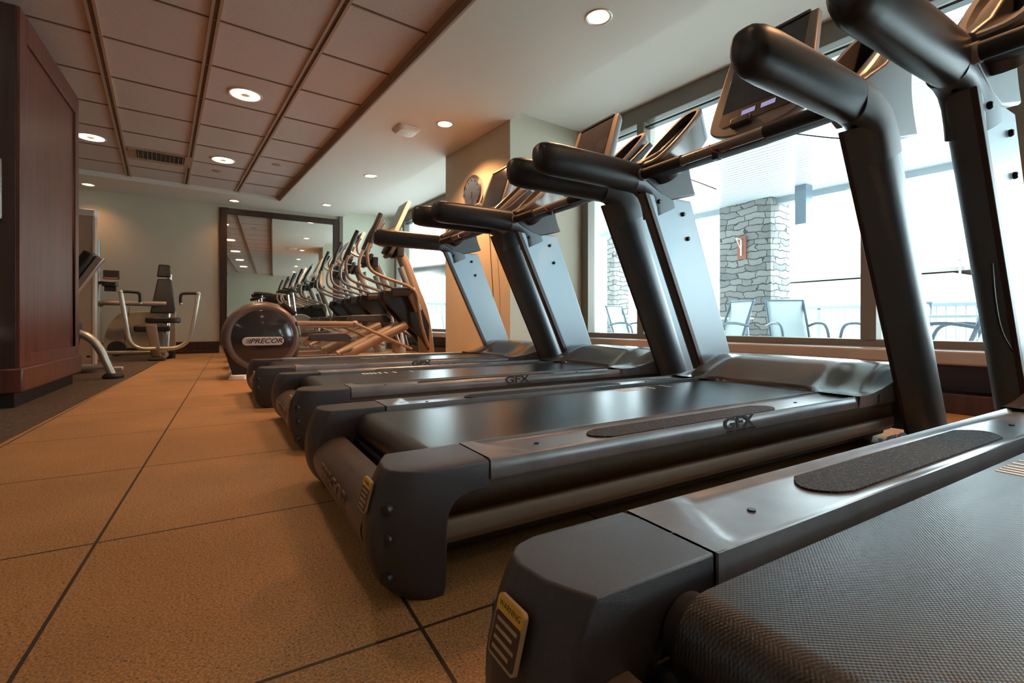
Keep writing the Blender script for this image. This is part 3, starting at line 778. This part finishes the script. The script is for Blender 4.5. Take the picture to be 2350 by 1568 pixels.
# ------------------------------------------------------------------ elliptical
def make_elliptical():
    t = empty('elliptical_trainer', (0, 0, 0))
    cx, cz, rr = .345, .385, .345
    # drum housing
    dr = MB().lathe((cx, -.25, cz), (0, 1, 0), [(.262, .012), (.285, 0), (.31, .006), (.335, .035), (rr, .09), (rr, .41), (.335, .465), (.31, .494), (.285, .50), (.262, .488)], 56)
    do = dr.build('drum_housing', 'drum', t, ang=50)
    sd = MB().prism_xz([(.02, .30), (.10, .02), (.60, .02), (.67, .30), (.40, .36)], -.235, .235); sd.build('drum_base', 'black', t, bevel=.02)
    for s in (-1, 1):
        MB().lathe((cx, s * .238, cz), (0, s, 0), [(.262, 0), (.262, .008), (.255, .012), (.001, .016)], 56).build('disc_cover', 'disc', do, ang=50)
        u = (1, 0, 0) if s < 0 else (-1, 0, 0)
        BMx = frame3((cx, s * .254, .352), u, (0, 0, 1))
        bg = MB().prism_xy(rrect(.35, .078, .038, 8), 0, .008).build('badge', 'badge', do, M=BMx, bevel=.003)
        text('badge_lettering', 'PRECOR', .062, BMx @ Matrix.Translation((.025, 0, .0085)), 'ink', bg, extr=.001, offset=.0012, shear=.3, sx=1.18)
        lg = MB()
        for k, w in enumerate((.004, .006, .009)): lg.box(-.14 + k * .012, -.14 + k * .012 + w, -.02, .02, .008, .0095, Matrix(((1, .3, 0, 0), (0, 1, 0, 0), (0, 0, 1, 0), (0, 0, 0, 1))))
        lg.build('badge_mark', 'ink', bg, M=BMx, smooth=False)
        MB().loft([[(x, y, 0) for x, y in rrect(.17, .10, .045, 6, .14, s * .25)], [(x, y, .045) for x, y in rrect(.14, .08, .038, 6, .145, s * .25)]]).build('foot', 'badge', t, bevel=.006)
        MB().box(.50, .66, s * .17 - .05, s * .17 + .05, .62, .66, None).build('vent_slot', 'pocket', do, M=Matrix.Translation((cx + .23, 0, cz + .28)) @ Matrix.Rotation(R(42), 4, 'Y') @ Matrix.Translation((-.58, 0, -.64)), bevel=.01)
    # base rails and ramp
    MB().box(.55, 2.15, -.05, .05, .04, .12).build('base_beam', 'champ', t, bevel=.015)
    MB().box(2.02, 2.12, -.32, .32, .0, .06).build('front_foot', 'black', t, bevel=.015)
    for s in (-1, 1):
        MB().tube([(1.10, s * .13, .17), (1.78, s * .13, .50)], .052, 16).build('ramp_track', 'champ', t)
        y = s * .21
        ph = .07 if s > 0 else 0
        # link arm from crank to pedal
        if s < 0:
            MB().box(.60, 1.22, y - .025, y + .025, .34, .385, Matrix.Rotation(0, 4, 'Y')).build('link_arm', 'champ', t, bevel=.008)
            x0, x1, pz = .74, 1.16, .36
            MB().tube([(.64, y - .03, .52), (1.19, y - .03, .515)], .026, 10).build('upper_link', 'champ', t)
            MB().sphere((1.195, y - .03, .515), .035, 8).build('link_joint', 'champ', t)
            MB().tube([(1.195, y - .05, .515), (1.80, y - .05, .235)], .016, 10).build('tie_rod', 'champ', t)
        else:
            MB().box(.62, 1.3, y - .025, y + .025, .47, .52).build('link_arm', 'champ', t, bevel=.008)
            x0, x1, pz = 1.22, 1.70, .555
            MB().tube([(1.70, y, .53), (1.95, y, .36)], .018, 10).build('tie_rod', 'champ', t)
        pd = MB(); pd.prism_xz([(x0, pz), (x0 + .02, pz + .055), (x1 - .06, pz + .065), (x1, pz + .01), (x1 - .02, pz - .03), (x0 + .03, pz - .015)], y - .075, y + .075)
        pd.build('pedal', 'char', t, bevel=.01)
        # moving handlebar
        q = s * .26; of = -.10 if s > 0 else 0
        P = [(1.458, q, 1.688), (1.39, q, 1.53), (1.345, q, 1.37), (1.315, q, 1.24), (1.35, q, 1.09), (1.50, q, 1.01), (1.74, q, .935), (1.85, q, .85), (1.885, q, .66), (1.93, q, .45), (2.0, q, .25)]
        if s > 0: P = [(x + .12 * (z - .86), y_, z) for x, y_, z in P]
        hb = MB().tube(smoothpath(P, 8), .0175, 12).build('handlebar', 'champ', t)
        MB().tube(smoothpath([P[0], P[1], P[2]], 6), .024, 14).build('handle_grip', 'black', hb)
        # pivot cover
        MB().tube([(1.60, s * .20, .86), (1.84, s * .20, .875)], [.05, .055], 16).build('pivot_arm', 'char', t)
        MB().tube([(1.80, s * .20, .90), (1.90, s * .20, .66)], [.055, .04], 16).build('pivot_cover', 'champ', t)
        MB().prism_xz([(1.55, .89), (1.52, .80), (1.60, .70), (1.95, .35), (2.06, .2), (2.06, .5), (1.90, .86)], s * .11 - .02, s * .11 + .02).build('side_shield', 'black', t, bevel=.01)
    # pedestal
    mast = smoothpath([(1.72, 0, 1.36), (1.80, 0, 1.22), (1.92, 0, .90), (2.02, 0, .60), (2.09, 0, .06)], 6)
    MB().tube(mast, [.05 + .045 * i / (len(mast) - 1) for i in range(len(mast))], 16, flat=1.).build('pedestal', 'champ', t)
    MB().tube([(1.73, -.09, 1.15), (1.93, -.09, .62)], .035, 14).build('pedestal_post', 'silver', t)
    for s in (-1, 1):
        MB().prism_xy(rrect(.09, .10, .02, 4, 1.72, s * .085), 1.27, 1.39).build('cup_holder', 'black', t, bevel=.006)
        MB().tube(smoothpath([(1.70, s * .05, 1.38), (1.52, s * .10, 1.42), (1.47, s * .19, 1.50), (1.52, s * .20, 1.6)], 6), .014, 10).build('fixed_handle', 'steel', t)
    SM = frame3((1.62, 0, 1.52), (0, -1, 0), (.42, 0, .9))
    MB().prism_xy([(-.19, .0), (-.12, -.03), (.12, -.03), (.19, 0), (.165, .42), (-.165, .42)], -.045, 0).build('screen_housing', 'offw', t, M=SM, bevel=.008)
    MB().prism_xy([(-.155, .09), (.155, .09), (.14, .40), (-.14, .40)], 0, .003).build('screen', 'scr', t, M=SM)
    MB().box(-.05, .05, -.22, 0, -.07, -.02).build('console_neck', 'black', t, M=SM, bevel=.008)
    CM = frame3((1.63, 0, 1.36), (0, -1, 0), (.5, 0, .87))
    MB().prism_xy(rrect(.24, .2, .04), -.04, 0).build('console', 'char', t, M=CM, bevel=.008)
    return t
el = make_elliptical()
espots = [((0.0, 5.35), 'nearest elliptical trainer, its round drum and badge beside the farthest treadmill'), ((.02, 6.45), 'second elliptical trainer from the camera, behind the first one'),
          ((.04, 7.5), 'third elliptical trainer from the camera, before the mirror'), ((.06, 8.55), 'farthest elliptical trainer, closest to the mirror')]
for i, ((x, y), lb) in enumerate(espots):
    o = el if i == 0 else copy_tree(el)
    o.location = (x, y, 0)
    tag(o, lb, 'elliptical trainer', 'elliptical trainers in a row facing the windows')

# poster on the elliptical row (QR left out)
po = tag(empty('hanging_notice', (2.0, 8.0, 1.05)), 'small dark blue notice sheet hanging among the elliptical trainers', 'notice')
MB().box(-.01, .01, -.16, .16, -.12, .30).build('sheet', 'pframe', po, bevel=.003); MB().box(-.012, -.01, -.15, -.02, -.09, .02).build('print', 'offw', po, smooth=False)

# spin bike: only the seat shows above the drum
sbk = tag(empty('exercise_bike', (.62, 9.42, 0)), 'exercise bike with a black saddle, mostly hidden behind the nearest elliptical drum', 'bike')
sd = MB()
ringsS = []
for x, w, h in ((-.13, .02, .02), (-.12, .06, .03), (-.07, .085, .035), (0, .06, .032), (.08, .03, .025), (.15, .02, .02), (.165, .008, .01)):
    ringsS.append([(x, w * math.cos(2 * PI * k / 16), 1.03 + h * math.sin(2 * PI * k / 16)) for k in range(16)])
sd.loft(ringsS).build('saddle', 'vinyl', sbk)
MB().tube([(0, 0, 1.02), (-.02, 0, .95), (.03, 0, .45)], .02, 12).build('seat_post', 'chrome', sbk)
MB().tube([(-.15, 0, .95), (.0, 0, .97)], .022, 10).build('seat_slider', 'black', sbk)
MB().lathe((.62, -.03, .45), (0, 1, 0), [(.001, 0), (.22, 0), (.23, .03), (.22, .06), (.001, .06)], 40).build('flywheel', 'steel', sbk)
MB().tube(smoothpath([(-.35, 0, .08), (.05, 0, .45), (.62, 0, .45), (.80, 0, .08)], 5), .03, 12).build('frame', 'black', sbk)
MB().tube([(.55, 0, .5), (.48, 0, 1.08)], .025, 12).build('handlebar_post', 'chrome', sbk)
MB().tube(smoothpath([(.30, -.2, 1.12), (.5, -.2, 1.1), (.52, 0, 1.08), (.5, .2, 1.1), (.30, .2, 1.12)], 5), .016, 10).build('handlebar', 'black', sbk)
for x in (-.35, .8): MB().box(x - .04, x + .04, -.25, .25, 0, .07).build('foot', 'black', sbk, bevel=.01)

# ------------------------------------------------------------------ strength machine with U arms
cm = tag(empty('chest_press_machine', (-.78, 8.55, 0)), 'strength machine with black padded seat and two curved silver press arms near the back wall', 'gym machine')
# backrest, facing -Y/camera
def pad(pts, y0, y1, name, rt, matk='vinyl', bev=.02, M=None):
    return MB().loft([[(x, y0, z) for x, z in pts], [(x, y1, z) for x, z in pts]]).build(name, matk, rt, bevel=bev, seg=4, M=M)
TL = Matrix.Translation((0, 0, 0)) @ Matrix(((1, 0, 0, 0), (0, 1, .22, -.12), (0, 0, 1, 0), (0, 0, 0, 1)))
pad([(-.09, .66), (.20, .66), (.215, .72), (.155, 1.17), (-.01, 1.17), (-.08, .72)], 0, .07, 'backrest', cm, M=TL)
pad([(-.02, 1.195), (.15, 1.195), (.14, 1.38), (.0, 1.385)], -.02, .05, 'headrest', cm, M=TL)
MB().tube([(.10, .09, .10), (.12, .30, 1.25)], .035, 12).build('rear_post', 'tube', cm)
MB().loft([[(x, y, .52) for x, y in rrect(.40, .34, .12, 6, .09, -.22)], [(x, y, .60) for x, y in rrect(.40, .34, .12, 6, .09, -.22)]]).build('seat', 'vinyl', cm, bevel=.02)
MB().box(-.22, .18, -.42, -.36, .40, .49).build('leg_pad', 'vinyl', cm, bevel=.025, seg=4)
MB().tube([(.10, -.2, .06), (.12, -.18, .54)], .032, 12).build('seat_post', 'chrome', cm)
MB().loft([[(x, y, .06) for x, y in rrect(.11, .10, .02, 3, .03, -.38)], [(x, y, .30) for x, y in rrect(.11, .09, .02, 3, .0, -.42)], [(x, y, .50) for x, y in rrect(.13, .07, .02, 3, -.03, -.43)]]).build('front_support', 'champ', cm, bevel=.006)
for s in (-1, 1):
    P = [(.05 + s * .02, -.46, .17), (.06 + s * .20, -.46, .18), (.07 + s * .32, -.46, .28), (.08 + s * .37, -.45, .50), (.08 + s * .43, -.43, .92)]
    ar = MB().tube(smoothpath(P, 8), .028, 14).build('press_arm', 'tube', cm)
    x = .08 + s * .43
    MB().tube(smoothpath([(x, -.43, .94), (x - s * .15, -.43, .935), (x - s * .2, -.43, .91), (x - s * .205, -.43, .80)], 5), .02, 12).build('handle', 'vinyl', ar)
    MB().sphere((x - s * .205, -.43, .79), .021, 8).build('handle_cap', 'steel', ar)
    MB().sphere((x, -.43, .935), .03, 8).build('arm_cap', 'steel', ar)
MB().tube([(-.60, .15, .13), (-.55, -.3, .12), (.06, -.36, .12)], .028, 12).build('base_tube', 'tube', cm)
MB().tube([(-.04, -.38, .12), (.13, -.38, .12)], .04, 14).build('hinge_barrel', 'tube', cm)
MB().tube([(.10, -.38, .06), (.10, .25, .06)], .04, 12).build('floor_beam', 'tube', cm)
MB().lathe((.03, -.42, 0), (0, 0, 1), [(.09, 0), (.095, .03), (.06, .055)], 24).build('rubber_foot', 'blackr', cm)
MB().lathe((.14, .12, 0), (0, 0, 1), [(.07, 0), (.07, .1), (.04, .11)], 20).build('rear_foot', 'blackr', cm)
MB().tube(smoothpath([(-.66, .18, .78), (-.60, .02, .80), (-.45, -.02, .80), (.10, .08, .80)], 6), .038, 14).build('cross_tube', 'champ', cm)
shp = smooth2([(-.66, .15), (-.62, .40), (-.52, .60), (-.36, .68), (.20, .70)], 5) + [(.20, .15)]
MB().prism_xz(shp, .30, .34).build('weight_shroud', 'tan2', cm, bevel=.012)
MB().lathe((-.47, .10, .16), (0, 1, 0), [(.001, 0), (.10, 0), (.11, .02), (.10, .04), (.001, .04)], 28).build('pulley', 'blackr', cm)
MB().tube([(-.34, .2, .75), (-.40, .2, .2)], .004, 6).build('pull_cable', 'cable', cm)
MB().tube([(-.68, .10, .05), (-.68, .10, 1.66)], .035, 14).build('tower_post', 'silver', cm)
MB().box(-.73, -.6, .05, .75, 0, .06).build('tower_foot', 'tube', cm, bevel=.01)
hl = MB(); hl.box(-.66, -.58, .07, .12, 1.06, 1.10); hl.build('placard_arm', 'black', cm, bevel=.004)
MB().box(-.60, -.43, .0, .06, 1.13, 1.25).build('instruction_placard', 'ink', cm, bevel=.004, M=Matrix.Rotation(0, 4, 'X'))
MB().box(-.59, -.44, -.004, 0, 1.136, 1.15).build('placard_stripe', 'orange', cm, smooth=False)
MB().prism_xy(rrect(.17, .10, .03, 5, -.53, .03), 1.03, 1.10).build('phone_tray', 'black', cm, bevel=.004)
MB().tube(smoothpath([(-.61, -.02, 1.095), (-.53, -.06, 1.09), (-.46, -.02, 1.095), (-.47, .05, 1.10)], 5), .006, 8).build('tray_rim', 'steel', cm)
MB().box(-.59, -.46, .0, .05, .96, 1.03).build('holder_box', 'black', cm, bevel=.006)

# ------------------------------------------------------------------ machine half hidden behind the partition
hm = tag(empty('cable_machine', (-1.12, 6.5, 0)), 'tan strength machine half hidden behind the wood partition, bench pad and curved silver leg showing', 'gym machine')
MB().prism_xz([(-.5, .05), (.0, .05), (.0, 1.69), (-.5, 1.69)], 0, .16).build('weight_cabinet', 'tan', hm, bevel=.008)
MB().box(-.5, .006, -.006, .166, 1.63, 1.70).build('cabinet_cap', 'offw', hm, bevel=.012)
MB().box(-.015, .010, -.008, .0, .05, 1.62).build('edge_strip', 'offw', hm, bevel=.003)
MB().box(-.42, .22, .1, .18, .0, .05).build('cabinet_foot', 'tube', hm, bevel=.01)
MB().box(-.06, -.03, -.004, .0, .17, .185).build('bolt_slot', 'bolt', hm, smooth=False)
BMn = Matrix.Translation((.05, -.35, 1.21)) @ Matrix.Rotation(R(-60), 4, 'Y')
MB().box(-.42, .0, -.13, .12, -.04, .05).build('bench_pad', 'vinyl', hm, M=BMn, bevel=.025, seg=4)
MB().box(-.48, -.0, -.05, .03, -.11, -.045).build('bench_frame', 'tube', hm, M=BMn, bevel=.012)
lg = smoothpath([(-.20, -.73, .42), (-.09, -.73, .44), (.02, -.73, .43), (.11, -.73, .37), (.17, -.73, .27), (.21, -.73, .16), (.255, -.73, .04)], 6)
MB().tube(lg, .034, 14).build('curved_leg', 'tube', hm)
MB().lathe((.262, -.73, 0), (0, 0, 1), [(.078, 0), (.082, .03), (.06, .055)], 24).build('rubber_foot', 'blackr', hm)
MB().tube([(-.35, -.73, .12), (.20, -.73, .12)], .026, 12).build('base_tube', 'tube', hm)
MB().box(-.12, .03, -.79, -.66, .42, .53).build('pivot_box', 'black', hm, bevel=.01)
MB().prism_xz([(-.06, .18), (-.01, .18), (.03, .40), (-.08, .42)], -.76, -.70).build('pivot_bracket', 'black', hm, bevel=.006)
MB().tube([(-.3, -.70, .5), (-.2, -.70, .5)], .03, 12).build('pivot_tube', 'tube', hm)
MB().sphere((-.245, -.45, .90), .03, 8).build('pin_knob', 'yellow', hm)

# ------------------------------------------------------------------ framed pictures seen in the mirror
for (x, lb) in ((-.75, 'small framed picture on the far wall behind the camera, seen in the mirror'),):
    f = tag(empty('picture_frame', (x, -4.2, 1.5)), lb, 'picture')
    MB().box(-.3, .3, .0, .03, -.35, .35).build('frame', 'black', f, bevel=.004); MB().box(-.27, .27, .03, .032, -.32, .32).build('mat_board', 'offw', f, smooth=False); MB().box(-.12, .12, .032, .034, -.16, .16).build('print', 'pic', f, smooth=False)

# ------------------------------------------------------------------ outside
def ostruct(name, mb, m, **k): return struct(mb.build(name, m, **k))
ostruct('patio_paving', MB().box(4.4, 16, -12, 26, -.3, -.12), 'patio', smooth=False)
ostruct('ground_beyond', MB().box(16, 90, -60, 110, -.6, -.5), 'patio', smooth=False)
ostruct('canopy_ceiling', MB().box(1.25, 6.2, -12, 11, 2.81, 2.88), 'slats', M=BM, smooth=False)
ostruct('canopy_beam', MB().box(6.2, 6.36, -12, 11, 2.70, 3.0), 'fascia', M=BM, smooth=False)
def stonecol(x, y, w, d, h, label):
    o = MB().box(-w / 2, w / 2, -d / 2, d / 2, 0, h + .1).build('stone_column', 'stone'); o.location = (x, y, -.12); 
    o.rotation_euler = (0, 0, 0); tag(o, label, 'column', 'stone columns holding the canopy'); return o
stonecol(8.82, 5.50, .62, 1.04, 2.84, 'wide stacked stone column outside the large window, with a rusty wall lamp')
stonecol(8.9, 9.30, .5, .28, 2.84, 'slim stacked stone column seen through the leftmost pane of the near window')
sc = tag(empty('wall_lamp', (8.505, 5.53, 1.95)), 'rust coloured wall lamp with a white bracket on the stone column outside', 'wall lamp')
MB().box(-.03, .0, -.09, .09, -.22, .22).build('back_plate', 'rust', sc, bevel=.006)
MB().box(-.2, -.03, -.012, .012, .15, .17).build('bracket', 'offw', sc); MB().box(-.05, -.03, -.012, .012, -.15, .17).build('stem', 'offw', sc)
MB().tube([(-.19, 0, .16), (-.04, 0, -.05)], .008, 8).build('brace', 'offw', sc)
hs = MB().box(-.1, .1, -.09, .09, -.65, 0).build('hanging_box', 'pframe'); hs.location = (8.3, 4.3, 2.81); tag(hs, 'dark box hanging from the boarded canopy beside the wide stone column', 'heater')  # plain dark box hung under the canopy

def make_chair():
    t = empty('patio_chair', (0, 0, 0))
    for s in (-1, 1):
        y = s * .27
        MB().tube(smoothpath([(.26, y, 0), (.24, y, .38), (.16, y, .60), (-.05, y, .64), (-.28, y, .60)], 6), .018, 10).build('arm_and_leg', 'pframe', t)
        MB().tube(smoothpath([(-.30, y * .9, 0), (-.20, y * .9, .36), (-.26, y * .9, .62), (-.38, y * .9, .95)], 6), .018, 10).build('back_post', 'pframe', t)
        MB().tube([(.24, y * .9, .40), (-.20, y * .9, .36)], .015, 8).build('seat_rail', 'pframe', t)
    MB().tube([(-.385, -.25, .95), (-.385, .25, .95)], .016, 8).build('top_rail', 'pframe', t)
    MB().tube([(-.28, -.25, .12), (-.28, .25, .12)], .012, 8).build('stretcher', 'pframe', t)
    MB().grid(lambda u, v: (.24 - .44 * u, -.235 + .47 * v, .405 - .04 * u - .015 * math.sin(PI * v)), 8, 8).build('sling_seat', 'sling', t, solid=.006)
    MB().grid(lambda u, v: (-.205 - .165 * u - .03 * math.sin(PI * u), -.235 + .47 * v, .38 + .56 * u), 8, 8).build('sling_back', 'sling', t, solid=.006)
    return t
ch = make_chair()
chairs = [((6.45, 3.42), R(232), 'sling patio chair with its pale back towards the window, right of the stone column'),
          ((6.05, 4.30), R(160), 'sling patio chair in front of the wide stone column, nearest to the window'),
          ((6.5, 2.55), R(170), 'sling patio chair partly hidden by the wide window mullion'),
          ((6.0, 1.75), R(90), 'sling patio chair in the right window pane, left of the nearest treadmill upright'),
          ((6.4, 6.35), R(-80), 'sling patio chair seen in the leftmost pane of the near window'),
          ((9.4, 3.3), R(30), 'sling patio chair farther out by the railing'),
          ((5.7, 13.6), R(40), 'sling patio chair seen through the far window'),
          ((6.6, 1.0), R(-20), 'sling patio chair behind the far upright of the nearest treadmill')]
for i, ((x, y), a, lb) in enumerate(chairs):
    o = ch if i == 0 else copy_tree(ch)
    o.location = (x, y, -.12); o.rotation_euler = (0, 0, a); tag(o, lb, 'chair', 'sling patio chairs on the terrace')
def make_table():
    t = empty('patio_table', (0, 0, 0))
    MB().prism_xy(rrect(1.0, 1.0, .08), .70, .73).build('table_top', 'ptop', t, bevel=.006)
    for sx in (-1, 1):
        for sy in (-1, 1): MB().tube([(sx * .44, sy * .44, 0), (sx * .40, sy * .40, .70)], .02, 10).build('leg', 'pframe', t)
    MB().tube([(-.42, -.42, .3), (.42, .42, .3)], .012, 8).build('brace', 'pframe', t)
    return t
tb = make_table()
for i, ((x, y), lb) in enumerate([((7.1, 5.2), 'pale square patio table in front of the wide stone column'), ((7.4, 2.2), 'pale square patio table seen right of the wide window mullion'), ((7.3, 13.0), 'pale square patio table seen through the far window')]):
    o = tb if i == 0 else copy_tree(tb); o.location = (x, y, -.12); tag(o, lb, 'table', 'square patio tables on the terrace')
# railing
rl = tag(empty('terrace_railing', (13.0, 0, -.12)), 'dark terrace railing with upright bars beyond the tables', 'railing')
MB().box(-.04, .04, -8, 26.6, .98, 1.06).build('top_rail', 'pframe', rl); MB().box(-.02, .02, -8, 26.6, .10, .14).build('bottom_rail', 'pframe', rl)
for i in range(18): MB().box(-.04, .04, -7 + i * 1.9, -6.92 + i * 1.9, 0, 1.0).build('post', 'pframe', rl, smooth=False)
bl = MB()
for i in range(218): bl.box(-.01, .01, -8 + i * .158, -7.98 + i * .158, .12, 1.0)
bo = bl.build('baluster', 'pframe', rl, smooth=False); bo['kind'] = 'stuff'
r2 = tag(empty('terrace_railing', (5.2, 15.5, -.12)), 'terrace railing seen through the far window beyond the elliptical trainers', 'railing')
MB().box(0, 7.6, -.04, .04, 1.25, 1.33).build('top_rail', 'pframe', r2); MB().box(0, 7.6, -.02, .02, .10, .16).build('bottom_rail', 'pframe', r2)
for i in range(43): MB().box(.1 + i * .175, .14 + i * .175, -.02, .02, .12, 1.26).build('baluster', 'pframe', r2, smooth=False)
# far buildings
for (x, y, w, l, h, lb) in ((26, 12.0, 6, 9, 3.1, 'pale low building with a flat overhanging roof beyond the terrace'), (8, 34, 14, 8, 4.0, 'pale low building with a sloping roof seen through the far window')):
    fb = tag(empty('far_building', (x, y, -.5)), lb, 'building')
    MB().box(0, w, -l / 2, l / 2, 0, h).build('wall', 'far', fb, smooth=False)
    MB().prism_xz([(-.8, h), (w / 2, h + (.35 if h < 3.2 else 1.3)), (w + .8, h), (w + .8, h + .15), (w / 2, h + (.5 if h < 3.2 else 1.45)), (-.8, h + .15)], -l / 2 - .6, l / 2 + .6).build('roof', 'roof', fb, smooth=False)
lp = tag(empty('street_lamp', (25, 7.0, -.5)), 'thin lamp post with a dark lantern beyond the terrace', 'street lamp')
MB().cyl((0, 0, 0), (0, 0, 3.9), .04, 10).build('pole', 'pframe', lp); MB().cyl((0, 0, 3.5), (0, 0, 4.0), .16, 12, .2).build('lantern', 'pframe', lp)

# ------------------------------------------------------------------ lights, world, camera
w = D.worlds.new('World'); bpy.context.scene.world = w; w.use_nodes = True
bg = w.node_tree.nodes['Background']; bg.inputs[0].default_value = (.80, .93, 1.0, 1); bg.inputs[1].default_value = 12
for (a, b_) in ((-8.9, -.05), (1.43, 5.4)):
    l = D.lights.new('window_portal', 'AREA'); l.shape = 'RECTANGLE'; l.size = b_ - a; l.size_y = 2.15
    l.cycles.is_portal = True
    o = D.objects.new('window_portal', l); COL.objects.link(o)
    o.location = fromB(WS + .15, (a + b_) / 2, 1.46)
    n = -BU
    o.rotation_euler = Matrix((( BV.x, 0, -n.x), (BV.y, 0, -n.y), (0, 1, 0))).to_euler() if False else n.to_track_quat('-Z', 'Z').to_euler()
cam = D.cameras.new('camera'); co = D.objects.new('camera', cam); COL.objects.link(co)
cam.sensor_width = 36; cam.lens = 36 * 1100 / 2350; cam.shift_y = -44 / 2350; cam.clip_start = .02; cam.clip_end = 300
co.location = (0, 0, .53); co.rotation_euler = (R(90), 0, R(-31.3))
sc_ = bpy.context.scene
sc_.camera = co
sc_.view_settings.view_transform = 'Standard'; sc_.view_settings.look = 'None'; sc_.view_settings.gamma = 1; sc_.view_settings.exposure = 0
sc_.cycles.max_bounces = 8
